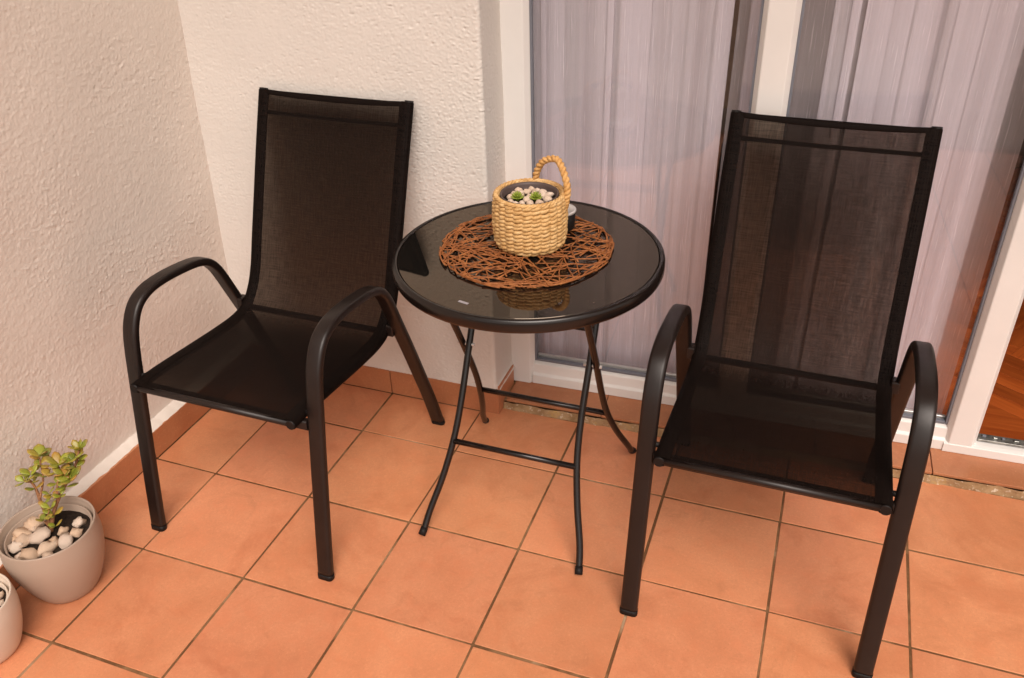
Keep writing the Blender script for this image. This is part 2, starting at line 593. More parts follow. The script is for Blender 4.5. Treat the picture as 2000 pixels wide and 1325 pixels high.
# ------------------------------------------------------------------ plaster walls
def wall_sheet(name, nu, nv, fn, mat, extra=None):
    V, F = [], []
    for j in range(nv + 1):
        for i in range(nu + 1):
            V.append(fn(i / nu, j / nv))
    for j in range(nv):
        for i in range(nu):
            a = j * (nu + 1) + i
            F.append((a, a + 1, a + nu + 2, a + nu + 1))
    if extra:
        for (x0, x1, y0, y1, z0, z1) in extra:
            b = len(V)
            V += [Vector((x, y, z)) for z in (z0, z1) for y in (y0, y1) for x in (x0, x1)]
            F += [(b, b + 2, b + 3, b + 1), (b + 4, b + 5, b + 7, b + 6), (b, b + 1, b + 5, b + 4),
                  (b + 2, b + 6, b + 7, b + 3), (b, b + 4, b + 6, b + 2), (b + 1, b + 3, b + 7, b + 5)]
    me = from_py(name, V, F, True)
    return link(name, me, None, mat)


ZF = 1.42     # fine relief up to here


def zmap(v):
    return v / 0.92 * ZF if v <= 0.92 else ZF + (v - 0.92) / 0.08 * (Z_CEIL + 0.01 - ZF)


def relief_back(a, z):
    k = min(1.0, max(0.0, (a + 0.10) / 0.70))            # rougher spray towards the door
    m = 0.5 + 0.9 * max(-0.5, min(0.6, nz(a, 11, z, 7)))  # uneven hand-laid coat
    h = 0.0003 * nz(a, 0, z, 60) + 0.0007 * (0.4 + m) * nz(a, 3, z, 190)
    r = nz(a * 0.9, 7, z * 1.8, 130) + 0.5 * nz(a, 9, z, 280)
    h += 0.0024 * max(0.0, r - 0.14) * (0.22 + 1.0 * k) * (0.55 + 0.8 * m)
    h -= 0.0052 * max(0.0, nz(a * 0.55, 21, z * 2.1, 105) - 0.40) * (0.35 + 0.9 * k)
    h -= 0.0060 * max(0.0, nz(a * 0.7, 27, z * 1.4, 170) - 0.50) * (0.5 + m)
    return h + 0.002 * nz(a, 30, z, 5)


def fn_back(u, v):
    z = zmap(v)
    z = max(z, 0.001) + 0.083
    if z > Z_CEIL + 0.01:
        z = Z_CEIL + 0.01
    L1, R0 = 0.90, 0.010
    s = u * (L1 + 0.20)
    x0 = -0.247
    if s < L1 - R0:
        a = x0 + s
        h = relief_back(a, z)
        return Vector((a, WY - h, z))
    arc = R0 * pi / 2
    if s < L1 - R0 + arc:
        q = (s - (L1 - R0)) / R0
        a = x0 + L1 - R0
        h = relief_back(x0 + s, z) + R0
        return Vector((a + sin(q) * h, WY + R0 - cos(q) * h, z))
    y = WY + R0 + (s - (L1 - R0 + arc))
    h = 0.5 * relief_back(x0 + s, z)
    # plaster lip over the skirting of the reveal
    lip = 0.010 * max(0, 1 - (z - 0.083) / 0.02)
    return Vector((x0 + L1 + h + lip, y, z))


back = wall_sheet('plaster_wall', 420, 620, fn_back, M['plaster'],
                  [(-0.5, 0.640, 1.115, 1.40, -0.3, Z_CEIL + 0.005)])
tag(back, 'cream rough plaster wall behind the chair, ending at the glass door frame', 'wall')


def relief_side(y, z):
    m = max(0.40, min(1.5, 0.90 + 1.3 * nz(y, 66, z, 6.5)))     # smooth and rough patches
    h = 0.0004 * nz(y, 40, z, 60) + 0.0005 * nz(y, 43, z, 190)
    r = nz(y * 1.9 + z * 0.25, 47, z * 0.65 - y * 0.2, 125)
    h += 0.0023 * max(0.0, r - 0.25) * m
    r2 = nz(y * 0.40, 51, z * 1.9 + y * 0.8, 85)
    h += 0.0030 * max(0.0, r2 - 0.42) * m
    h += 0.0040 * max(0.0, nz(y, 58, z, 150) - 0.52) * m
    h -= 0.0026 * max(0.0, nz(y, 55, z, 90) - 0.38) * m
    return h + 0.003 * nz(y, 60, z, 4)


def fn_side(u, v):
    y = -0.12 + (u - 0.05) / 0.95 * 1.245 if u > 0.05 else YO - 0.05 + u / 0.05 * (-0.12 - YO + 0.05)
    if v < 0.02:
        q = v / 0.02
        x = -0.2045 - 0.034 * q
        z = 0.0825 + 0.012 * q
        return Vector((x, y, z + 0.002 * nz(y, 70, z, 40)))
    z = 0.0945 + zmap((v - 0.02) / 0.98)
    z = min(z, Z_CEIL + 0.01)
    lean = 0.045 * (z - 0.4) if z < 1.6 else 0.054
    x = -0.232 + lean
    if z < 0.4:
        x = -0.2385 + 0.0065 * max(0, (z - 0.0945)) / 0.3055
    return Vector((x + relief_side(y, z), y, z))


side = wall_sheet('plaster_wall', 480, 620, fn_side, M['plaster_side_lit'], [(-0.6, -0.300, YO - 0.05, 1.2, -0.3, Z_CEIL + 0.005)])
tag(side, 'cream brush-stroked plaster side wall above the potted jade plant', 'wall')


def skirt_piece(parent, x0, x1, y0, y1, h):
    o = box('skirting_tile', x0, x1, y0, y1, 0.0012, h, M['skirt'], parent, 0.0012, 2)
    o.location.z = random.uniform(-.0008, .0008)
    return o


for j in range(-4, 4):
    y0, y1 = j * T + 0.0015, (j + 1) * T - 0.0015
    if j == 3:
        y1 = SKY_ - 0.0005
    skirt_piece(side, SKX - 0.011, SKX + random.uniform(-.0008, .0004), y0, y1, 0.0835 + random.uniform(-.0012, .0008))
for i in range(-1, 3):
    x0, x1 = i * T + 0.0015, (i + 1) * T - 0.0015
    if i == -1:
        x0 = SKX - 0.012
    if i == 2:
        x1 = 0.660
    skirt_piece(back, x0, x1, SKY_ + random.uniform(-.0006, .0006), SKY_ + 0.011, 0.0865 + random.uniform(-.001, .001))
skirt_piece(back, 0.6495, 0.6605, SKY_ + 0.012, 1.232, 0.096)
box('skirting_backing', SKX - 0.034, SKX - 0.0115, YO, SKY_ + 0.011, 0.0, 0.0825, M['plaster'], side)

# wall on the far side of the door, out of frame, and the wall over the door
DW = 2.14      # width of the door opening
e = dpt(DW, 0, 0)
farw = box('plaster_wall', e.x, 4.6, 1.16, 1.46, -0.3, Z_CEIL + 0.004, M['plaster'])
tag(farw, 'cream plaster wall on the open-door side of the glass door', 'wall')
hd = box('door_lintel', DX0 - 0.02, e.x, 1.16, 1.46, 2.18, Z_CEIL + 0.003, M['plaster'], farw)

# ------------------------------------------------------------------ raised threshold below the door
thr = empty('threshold', (0, 0, 0))
tag(thr, kind='structure')
TZ = 0.026


def quad_slab(name, u0, u1, v0, v1, z0, z1, mat, parent, bevel=0.0, seg=2):
    bm = bmesh.new()
    box_bm(bm, u0, u1, v0, v1, z0, z1, bevel, seg)
    o = link(name, bm_mesh(name, bm), parent, mat)
    o.location = (DX0, DY0, 0)
    o.rotation_euler = (0, 0, DA)
    return o


# mortar bed with a crumbly front face
V, F = [], []
nu, nv = 260, 6
for j in range(nv + 1):
    for i in range(nu + 1):
        u = 0.006 + i / nu * (DW + 0.2)
        z = -0.02 + j / nv * (TZ + 0.018)
        d = -0.1065 + 0.006 * nz(u, 1, z, 26) + 0.003 * nz(u, 4, z, 110) - 0.006 * (1 - j / nv)
        V.append(dpt(u, d, z))
for j in range(nv):
    for i in range(nu):
        a = j * (nu + 1) + i
        F.append((a, a + 1, a + nu + 2, a + nu + 1))
b = len(V)
for (u, d) in ((0.006, -0.098), (DW + .2, -0.098), (DW + .2, 0.05), (0.006, 0.05)):
    V.append(dpt(u, d, TZ - 0.0025))
F.append((b, b + 1, b + 2, b + 3))
mo = link('mortar_bed', from_py('mortar_bed', V, F, True), thr, M['mortar'])
u = 0.012
for w_ in (0.295, 0.30, 0.30, 0.30, 0.30, 0.30, 0.30):
    o = quad_slab('threshold_tile', u + 0.0012, u + w_ - 0.0012, -0.1015 + random.uniform(-.002, .002), 0.03, TZ - 0.004, TZ + 0.005, M['skirt'], thr, 0.0014)
    u += w_

# ------------------------------------------------------------------ glazed balcony door
door = empty('balcony_door', (DX0, DY0, TZ + 0.005), DA)
tag(door, 'white plastic framed glazed balcony door with sheer curtains behind its panes', 'door')
DZ = TZ + 0.005


def dbox(name, u0, u1, v0, v1, z0, z1, mat, parent=door, bevel=0.003, seg=3):
    return box(name, u0, u1, v0, v1, z0 - DZ, z1 - DZ, mat, parent, bevel, seg)


TOPZ = 2.17
J0, J1 = 0.000, 0.070          # left jamb
MU0, MU1 = 0.622, 0.704        # mullion
P0, P1 = 1.236, 1.316          # post at the open door
SILLZ = 0.108


def profiled(name, u0, u1, z0, z1, chamfer_left, chamfer_right):
    """upright frame member with sloped glazing beads on its sides"""
    c_ = 0.012
    pts = [(u0, 0.055)]
    pts += [(u0, 0.016), (u0 + c_ * chamfer_left, 0.0)] if chamfer_left else [(u0, 0.0)]
    pts += [(u1 - c_ * chamfer_right, 0.0), (u1, 0.016)] if chamfer_right else [(u1, 0.0)]
    pts += [(u1, 0.055)]
    n = len(pts)
    V = [(a, d, z0 - DZ) for a, d in pts] + [(a, d, z1 - DZ) for a, d in pts]
    F = [tuple(range(n))[::-1], tuple(range(n, 2 * n))] + [(k, (k + 1) % n, n + (k + 1) % n, n + k) for k in range(n)]
    bm = bmesh.new()
    vs_ = [bm.verts.new(v) for v in V]
    for f in F:
        bm.faces.new([vs_[k] for k in f])
    bmesh.ops.recalc_face_normals(bm, faces=bm.faces)
    bmesh.ops.bevel(bm, geom=[e for e in bm.edges if abs(e.verts[0].co.z - e.verts[1].co.z) > 0.5], offset=0.0022, segments=2, affect='EDGES', profile=0.5)
    return link(name, bm_mesh(name, bm), door, M['pvc'])


profiled('jamb', J0 - 0.012, J1, 0.0321, TOPZ, 0, 1)
profiled('mullion', MU0, MU1, SILLZ - 0.012, TOPZ, 1, 1)
profiled('post', P0, P1, 0.058, TOPZ, 1, 1)
profiled('jamb', 2.08, DW + 0.01, 0.0321, TOPZ, 1, 0)
# bottom rail with sloped bead, lower ledge continuing under the open door
def rail(name, u0, u1, prof, mat=None):
    n = len(prof)
    V = [(u0, d, z - DZ) for d, z in prof] + [(u1, d, z - DZ) for d, z in prof]
    bm = bmesh.new()
    vs_ = [bm.verts.new(v) for v in V]
    for f in [tuple(range(n))[::-1], tuple(range(n, 2 * n))] + [(k, (k + 1) % n, n + (k + 1) % n, n + k) for k in range(n)]:
        bm.faces.new([vs_[k] for k in f])
    bmesh.ops.recalc_face_normals(bm, faces=bm.faces)
    bmesh.ops.bevel(bm, geom=[e for e in bm.edges if abs(e.verts[0].co.x - e.verts[1].co.x) > 0.1], offset=0.002, segments=2, affect='EDGES', profile=0.5)
    return link(name, bm_mesh(name, bm), door, mat or M['pvc'])


RP = [(0.0025, 0.0316), (0.0025, 0.062), (0.010, 0.068), (0.013, 0.098), (0.028, SILLZ), (0.055, SILLZ), (0.055, 0.0316)]
rail('bottom_rail', J1 - 0.004, P0 + 0.003, RP)
rail('sill', P0 + 0.001, 2.085, [(-0.002, 0.0312), (-0.002, 0.058), (0.010, 0.062), (0.055, 0.066), (0.055, 0.0312)])
dbox('top_rail', J0 - 0.01, DW + 0.01, 0.001, 0.054, TOPZ - 0.002, TOPZ + 0.06, M['pvc'])
dbox('floor_track', P1 + 0.004, 2.076, 0.022, 0.050, 0.0665, 0.073, M['steel'], door, 0.001)
for k in range(26):
    u = P1 + 0.012 + k * 0.028 + random.uniform(-.006, .006)
    dbox('track_clip', u, u + random.uniform(.006, .014), 0.026 + random.uniform(0, .008), 0.040, 0.0732, 0.0765 + random.uniform(0, .003), M['steel'] if k % 2 else M['gasket'], door, 0.0008, 1)


def pane(u0, u1):
    g_ = dbox('pane', u0 + 0.003, u1 - 0.003, 0.034, 0.038, SILLZ + 0.003, TOPZ - 0.005, M['pane'], door, 0.0)
    gv = 0.0185
    for nm, a, b_, z0, z1 in (('gasket', u0 - .001, u0 + 0.006, SILLZ - .001, TOPZ - 0.004), ('gasket', u1 - 0.006, u1 + .001, SILLZ - .001, TOPZ - 0.004),
                              ('gasket', u0 + 0.0065, u1 - 0.0065, SILLZ - 0.001, SILLZ + 0.0065)):
        dbox(nm, a, b_, gv, 0.033, z0, z1, M['gasket'], g_, 0.0015, 2)
    # inner spacer of the double glazing
    dbox('spacer', u0 + 0.0035, u1 - 0.0035, 0.0385, 0.049, SILLZ + 0.0005, SILLZ + 0.010, M['silver'], g_, 0.001, 1)
    dbox('glass_sheet', u0 + 0.003, u1 - 0.003, 0.0495, 0.0530, SILLZ + 0.003, TOPZ - 0.005, M['pane'], g_, 0.0)
    return g_


pane(J1, MU0)
pane(MU1, P0)

# ------------------------------------------------------------------ room behind the glass
RX0, RX1, RY1 = -0.2, 4.4, 4.2
rf = box('room_floor', RX0, RX1, 1.405, RY1, -0.25, 0.020, M['darkwood'])
tag(rf, kind='structure')
sub = quad_slab('room_edge', 0.0, DW, 0.058, 0.30, -0.2, 0.0318, M['parquet'], rf)
rw = empty('room_wall'); tag(rw, kind='structure')
box('wall_panel', RX0, RX1, RY1, RY1 + 0.1, 0.02, Z_CEIL - .001, M['room'], rw)
box('wall_panel', RX0 - 0.1, RX0, 1.41, RY1 + 0.1, 0.02, Z_CEIL - .001, M['room'], rw)
box('wall_panel', RX1, RX1 + 0.1, 1.47, RY1 + 0.1, 0.02, Z_CEIL - .001, M['room'], rw)
# herringbone parquet, laid where the open door lets it be seen
PL, PW = 0.30, 0.060
pm_bm = bmesh.new()
box_bm(pm_bm, -PL / 2 + .0006, PL / 2 - .0006, -PW / 2 + .0006, PW / 2 - .0006, -0.012, 0, 0.0008, 1)
pme = bm_mesh('plank', pm_bm); pme.materials.append(M['parquet'])
ca = radians(45 + 14)
nplank = 0
for a in range(-60, 60):
    for b in range(-14, 14):
        for typ in (0, 1):
            # herringbone lattice
            if typ == 0:
                lx, ly, rot = a * PW + b * 0 + PL / 2, a * PW, 0
                ly += b * 2 * PL * 0.5 * 2 * 0.5
                lx -= b * 2 * PL * 0.5 * 2 * 0.5
            else:
                lx, ly, rot = a * PW - PW / 2 + 0.0, a * PW + PL / 2 - PW / 2, pi / 2
                ly += b * PL
                lx -= b * PL
            X = 2.1 + lx * cos(ca) - ly * sin(ca)
            Y = 2.0 + lx * sin(ca) + ly * cos(ca)
            q = Vector((X, Y, 0))
            uu = (X - DX0) * cos(DA) + (Y - DY0) * sin(DA)
            vv = -(X - DX0) * sin(DA) + (Y - DY0) * cos(DA)
            if vv < 0.207 or Y > 3.5 or uu < 1.02 or X > 2.75 + 0.25 * (Y - 1.4) or X < 1.45 + .2 * (Y - 1.4):
                continue
            o = link('plank', pme, rf)
            o.location = (X, Y, 0.0325 + random.uniform(-.0003, .0003))
            o.rotation_euler = (0, 0, ca + rot)
            nplank += 1

# dark low cabinet standing in the room
cb = empty('cabinet', (2.55, 3.42, 0.0335), radians(4))
tag(cb, 'black wooden cabinet standing on the parquet inside the room', 'cabinet')
box('carcass', -0.6, 0.6, 0.0, 0.42, 0.07, 0.80, M['darkwood'], cb, 0.004)
for k in range(3):
    d_ = box('drawer_front', -0.585 + k * 0.392, -0.2 + k * 0.392, -0.02, -0.001, 0.10, 0.77, M['darkwood'], cb, 0.003)
    box('handle', -0.585 + k * 0.392 + .16, -0.585 + k * 0.392 + .23, -0.04, -0.0205, 0.52, 0.535, M['silver'], d_, 0.002)
for sx in (-0.56, 0.53):
    for sy in (0.02, 0.36):
        box('leg', sx, sx + .035, sy, sy + .035, 0.0, 0.0695, M['darkwood'], cb, 0.002)

# ------------------------------------------------------------------ sheer curtains
def curtain(bands, seed, y_in=0.135, ztop=2.30, zbot=0.038):
    """bands: (u0, u1, layers) with 1, 3 or 5 layers of gathered cloth"""
    rnd = random.Random(seed)
    P = []
    for (u0, u1, n) in bands:
        k = max(3, int((u1 - u0) / 0.006))
        if n == 1:
            for q in range(k + 1):
                P.append((u0 + (u1 - u0) * q / k, 0.0))
            continue
        n = {2: 3, 3: 5, 5: 9}[n]
        for L in range(n):
            rev = L % 2
            ins = 0.0 if L in (0, n - 1) else rnd.uniform(0.0, 0.22) * (u1 - u0)
            a, b_ = u0 + (ins if not rev else ins * .5), u1 - (ins * .6)
            for q in range(k + 1):
                s = q / k
                uu = (a + (b_ - a) * s) if not rev else (b_ - (b_ - a) * s)
                P.append((uu, -0.0011 * L - 0.0006 * sin(pi * s)))
    nzv = 26
    V, F, n = [], [], len(P)
    for j in range(nzv + 1):
        z = zbot + (ztop - zbot) * j / nzv
        for (uu, d) in P:
            wob = 0.022 * noise.noise(Vector((uu * 11, seed, z * 0.6))) + 0.006 * noise.noise(Vector((uu * 26, seed + 3, z * 0.4)))
            sway = 0.006 * noise.noise(Vector((uu * 3, seed + 8, z * 1.3)))
            V.append(dpt(uu + sway, y_in + d + wob, z + (0.004 * noise.noise(Vector((uu * 14, seed, 0))) if j == 0 else 0)))
    for j in range(nzv):
        for i in range(n - 1):
            a = j * n + i
            F.append((a, a + 1, a + n + 1, a + n))
    me = from_py('curtain', V, F, False)
    return link('curtain', me, None, M['voile'])


def ux(px, py=150):
    p = pix(px, py, 1, DY0 + 0.15)
    for _ in range(3):
        uu = (p.x - DX0) * cos(DA) + (p.y - DY0) * sin(DA)
        p = pix(px, py, 1, dpt(uu, 0.135, 0).y)
    return (p.x - DX0) * cos(DA) + (p.y - DY0) * sin(DA)


def bands(L):
    return [(ux(a), ux(b_), n) for a, b_, n in L]


ca_ = curtain(bands([(1000, 1060, 2), (1060, 1070, 5), (1070, 1106, 3), (1106, 1128, 2), (1128, 1184, 3), (1184, 1196, 5), (1196, 1206, 2),
                     (1206, 1265, 5), (1265, 1300, 3), (1300, 1330, 3), (1330, 1388, 3), (1388, 1420, 5)]), 2)
tag(ca_, 'pale lilac sheer curtain between the plaster reveal and the mullion', 'curtain', 'sheer curtains behind the door glass')
cb_ = curtain(bands([(1426, 1448, 1), (1448, 1475, 5), (1475, 1530, 3), (1530, 1607, 1), (1607, 1618, 3), (1618, 1640, 2), (1640, 1658, 5), (1658, 1668, 1),
                     (1668, 1720, 5), (1720, 1760, 5), (1760, 1815, 5), (1815, 1823, 2), (1823, 1842, 3), (1842, 1900, 5), (1900, 1950, 5), (1950, 1982, 3),
                     (1982, 2036, 1)]), 5)
tag(cb_, 'pale lilac sheer curtain between the mullion and the parquet doorway', 'curtain', 'sheer curtains behind the door glass')

# ------------------------------------------------------------------ armchairs
CW = 0.250
LOOP = [(0.000, 0.0), (0.020, 0.12), (0.046, 0.27), (0.071, 0.41), (0.089, 0.505), (0.106, 0.558), (0.134, 0.596), (0.175, 0.614), (0.225, 0.617),
        (0.285, 0.612), (0.345, 0.602), (0.385, 0.586), (0.412, 0.558), (0.432, 0.520), (0.462, 0.450), (0.505, 0.350), (0.550, 0.240), (0.598, 0.120), (0.640, 0.0)]
RAIL = [(0.030, 0.433), (0.10, 0.432), (0.22, 0.421), (0.34, 0.410), (0.415, 0.408), (0.462, 0.420), (0.500, 0.455), (0.530, 0.505), (0.562, 0.585),
        (0.602, 0.685), (0.648, 0.800), (0.700, 0.925), (0.708, 0.944)]


def make_chair():
    root = empty('patio_chair')
    for s in (-1, 1):
        pts = catmull([(s * CW, y, z) for y, z in LOOP], 5)
        pts[0] = Vector((s * CW, pts[0].y, 0.006)); pts[-1] = Vector((s * CW, pts[-1].y, 0.006))
        af = tube('arm_frame', pts, rrect(0.0195, 0.0105, 0.0085, 4), M['metal'], root, side=(1, 0, 0))
        for (y0, z0, y1, z1) in ((LOOP[0][0], 0.0, LOOP[0][0] + .002, 0.0135), (LOOP[-1][0], 0.0, LOOP[-1][0] - .0045, 0.0135)):
            tube('foot_cap', [(s * CW, y0, z0), (s * CW, y1, z1)], rrect(0.0203, 0.0113, 0.009, 4), M['rubber'], af, side=(1, 0, 0))
        rp = catmull([(s * 0.214, y, z) for y, z in RAIL], 5)
        tube('side_rail', rp, circle(0.0105, 12), M['metal'], root, side=(1, 0, 0))
        tube('rail_cap', [rp[-1] - Vector((0, .002, .005)), rp[-1] + Vector((0, 0.001, 0.003))], circle(0.0115, 12), M['rubber'], root)
        tube('rail_cap', [rp[0] + Vector((0, -0.0035, 0)), rp[0] + Vector((0, 0.006, 0))], circle(0.0112, 12), M['rubber'], root)
        # bolts joining rail and arm frame
        for (y, z) in ((0.078, 0.436), (0.468, 0.424)):
            tube('bolt', [(s * 0.222, y, z), (s * 0.2395, y, z)], circle(0.006, 10), M['rubber'], root)
        box('bracket', min(s * .221, s * .2405), max(s * .221, s * .2405), 0.455, 0.483, 0.409, 0.441, M['metal'], root, 0.003)
    # one piece of mesh cloth slung between the rails
    path = catmull([(0, y, z) for y, z in RAIL], 6)
    nx = 28
    V, F, UV = [], [], []
    L = 0.0
    for i, p in enumerate(path):
        if i:
            L += (p - path[i - 1]).length
        t_ = (path[min(i + 1, len(path) - 1)] - path[max(i - 1, 0)]).normalized()
        nrm = Vector((1, 0, 0)).cross(t_)
        if i == 0:
            L0 = 0
        for k in range(nx + 1):
            x = -0.214 + 0.428 * k / nx
            e_ = 1 - (2 * k / nx - 1) ** 2
            sag = 0.007 * e_ if L < 0.48 else 0.006 * e_ + 0.004 * max(0, (L - 0.9) / 0.12) * e_
            drop = 0.0
            if i == len(path) - 1:
                drop = 0.009 * e_
            V.append(p + Vector((x, 0, 0)) + nrm * (0.0112 - sag) - t_ * drop)
            UV.append((k / nx * 0.43, L))
    for i in range(len(path) - 1):
        for k in range(nx):
            a = i * (nx + 1) + k
            F.append((a, a + 1, a + nx + 2, a + nx + 1))
    sl = link('fabric_sling', from_py('fabric_sling', V, F, True, UV), root, M['sling'])
    # side hems, double cloth wrapped round the rails
    for s in (-1, 1):
        HV, HF, HU = [], [], []
        ring = [(-0.021, 0.0105), (-0.010, 0.0126), (0.0, 0.0129), (0.0085, 0.0098), (0.0122, 0.0035), (0.0122, -0.0035), (0.0085, -0.0098), (0.0, -0.0129), (-0.010, -0.0100), (-0.021, 0.0085)]
        L = 0
        for i, p in enumerate(path[:-1]):
            t_ = (path[min(i + 1, len(path) - 1)] - path[max(i - 1, 0)]).normalized()
            nrm = Vector((1, 0, 0)).cross(t_)
            L += 0.01
            for (a, b_) in ring:
                HV.append(p + Vector((s * (0.214 + a), 0, 0)) + nrm * b_)
                HU.append((a, L))
        m = len(ring)
        for i in range(len(path) - 2):
            for k in range(m - 1):
                HF.append((i * m + k, i * m + k + 1, (i + 1) * m + k + 1, (i + 1) * m + k))
        link('hem', from_py('hem', HV, HF, True, HU), sl, M['hem'])
    # top hem
    tp = path[-1]
    hv = [tp + Vector((-0.205 + 0.41 * k / 24, 0.0, -0.006 - 0.009 * (1 - (2 * k / 24 - 1) ** 2))) + Vector((0, -0.0115 + .006 * (1 - (2 * k / 24 - 1) ** 2), 0.004)) for k in range(25)]
    tube('hem', hv, rrect(0.0065, 0.0022, 0.002, 2), M['hem'], sl, side=(0, 0.37, 0.93))
    # cross bars
    i_top = min(range(len(path)), key=lambda q: abs(path[q].z - 0.896))
    pt = path[i_top]
    tube('top_bar', [(-0.206, pt.y + .004, pt.z - .002), (0, pt.y + .016, pt.z - .008), (0.206, pt.y + .004, pt.z - .002)], circle(0.0055, 10), M['metal'], root)
    tube('rear_bar', [(-0.206, 0.470, 0.412), (0.206, 0.470, 0.412)], circle(0.0085, 10), M['metal'], root)
    tube('front_bar', [(-0.232, 0.067, 0.4105), (0.232, 0.067, 0.4105)], rrect(0.0125, 0.0085, 0.004, 3), M['metal'], root, side=(0, 0, 1))
    tube('front_edge_bar', [(-0.206, 0.034, 0.4335), (0.206, 0.034, 0.4335)], circle(0.008, 10), M['metal'], root)
    return root


def copy_tree(o, parent=None):
    c_ = o.copy()
    COL.objects.link(c_)
    c_.parent = parent
    for ch in [x for x in bpy.data.objects if x.parent == o]:
        copy_tree(ch, c_)
    return c_


CG = 'pair of sling armchairs either side of the round table'
ch1 = make_chair()
ch2 = copy_tree(ch1)
ch1.location = (0.242, 0.369, 0.0); ch1.rotation_euler = (0, 0, -0.014)
ch2.location = (1.454, 0.493, 0.0); ch2.rotation_euler = (0, 0, -0.010)
tag(ch1, 'dark brown mesh sling armchair with its back to the plaster wall', 'chair', CG)
tag(ch2, 'dark brown mesh sling armchair in front of the curtained glass door', 'chair', CG)

# ------------------------------------------------------------------ folding table
TX, TY, TR, TZT = 0.859, 0.828, 0.308, 0.706
tb = empty('folding_table', (TX, TY, 0))
tag(tb, 'round black glass folding table between the two armchairs', 'table')
gt = link('glass_top', lathe_mesh('glass_top', [(0.0001, 0.698), (0.294, 0.698), (0.2945, 0.7035), (0.2935, 0.7045), (0.0001, 0.7045)], 128), tb, M['blackglass'])
for p in gt.data.polygons:
    p.use_smooth = False
rp = [(0.270, 0.677), (0.300, 0.674), (0.306, 0.677), (0.3085, 0.683), (0.3085, 0.697), (0.307, 0.703), (0.303, 0.7065), (0.299, 0.7068), (0.2965, 0.7050), (0.2955, 0.701), (0.2955, 0.6965), (0.270, 0.6965)]
V, F = [], []
n = 128
for (r, z) in rp:
    for k in range(n):
        a = 2 * pi * k / n
        V.append((r * cos(a), r * sin(a), z))
for i in range(len(rp)):
    j = (i + 1) % len(rp)
    for k in range(n):
        F.append((i * n + k, i * n + (k + 1) % n, j * n + (k + 1) % n, j * n + k))
link('rim', from_py('rim', V, F, True), tb, M['metal_gloss'])
sp = pix(905, 590, 2, TZT)
st = box('sticker', -0.012, 0.012, -0.0035, 0.0035, 0.0, 0.0004, M['sticker'], tb)
st.location = (sp.x - TX, sp.y - TY, 0.7047); st.rotation_euler = (0, 0, radians(-14))


def leg_path(sx, w, yf, ybar, ytop, zt=0.668):
    yp, zp = 0.815 - TY, 0.435
    pts = [(sx * (w + .052), yf - TY, 0.0), (sx * (w + .043), yf - TY + (ybar - yf) * 0.30, 0.055), (sx * (w + .022), yf - TY + (ybar - yf) * 0.68, 0.135),
           (sx * (w + .006), ybar - TY + (yp + TY - ybar) * 0.06, 0.225), (sx * w, ybar - TY + (yp + TY - ybar) * 0.45, 0.315),
           (sx * w, yp, zp), (sx * w, yp + (ytop - TY - yp) * 0.5, zp + (zt - zp) * 0.5), (sx * w, ytop - TY, zt)]
    return catmull(pts, 6)


for sx in (-1, 1):
    for (w, yf, yb, yt) in ((0.154, 0.567, 0.692, 0.945), (0.1715, 1.051, 0.923, 0.690)):
        pth = leg_path(sx, w, yf, yb, yt)
        pth[0].z = 0.006
        lg = tube('leg', pth, circle(0.0085, 12), M['metal_gloss'], tb)
        d0 = (pth[2] - pth[0]).normalized()
        tube('foot_cap', [pth[0] - d0 * 0.004, pth[0] + d0 * 0.016], circle(0.0096, 12), M['rubber'], lg)
    tube('pivot_bolt', [(sx * 0.140, 0.815 - TY, 0.435), (sx * 0.184, 0.815 - TY, 0.435)], circle(0.0045, 10), M['silver'], tb)
    # slotted brackets under the top
    for (y0, y1) in ((0.695, 0.725), (0.965, 0.925)):
        tube('bracket', [(sx * 0.1865, y0 - TY - (.04 if y0 < .8 else -.04) * 0, 0.672), (sx * 0.1865, (y0 + y1) / 2 - TY, 0.640), (sx * 0.1865, y1 - TY, 0.612)], rrect(0.0125, 0.0025, 0.002, 2), M['metal'], tb, side=(0, 1, 0))
    tube('mount_rail', [(sx * 0.163, -0.19, 0.667), (sx * 0.163, 0.19, 0.667)], rrect(0.008, 0.0045, 0.002, 2), M['metal'], tb, side=(1, 0, 0))
tube('cross_bar', [(-0.1585, 0.694 - TY, 0.220), (0.1585, 0.694 - TY, 0.220)], circle(0.0072, 12), M['metal_gloss'], tb)
tube('cross_bar', [(-0.176, 0.921 - TY, 0.220), (0.176, 0.921 - TY, 0.220)], circle(0.0072, 12), M['metal_gloss'], tb)
tube('cross_bar', [(-0.154, 0.856 - TY, 0.509), (0.154, 0.856 - TY, 0.509)], circle(0.0072, 12), M['metal_gloss'], tb)

# ------------------------------------------------------------------ twig place mat
MX, MY, MR, MZ = 0.848, 0.848, 0.198, 0.7048
rnd = random.Random(4)
V, F = [], []


def add_strip(pts, r, prof=None):
    v, f = sweep(pts, prof or circle(r, 5), None, False, True)
    b_ = len(V)
    V.extend(v)
    F.extend([tuple(q + b_ for q in g_) for g_ in f])


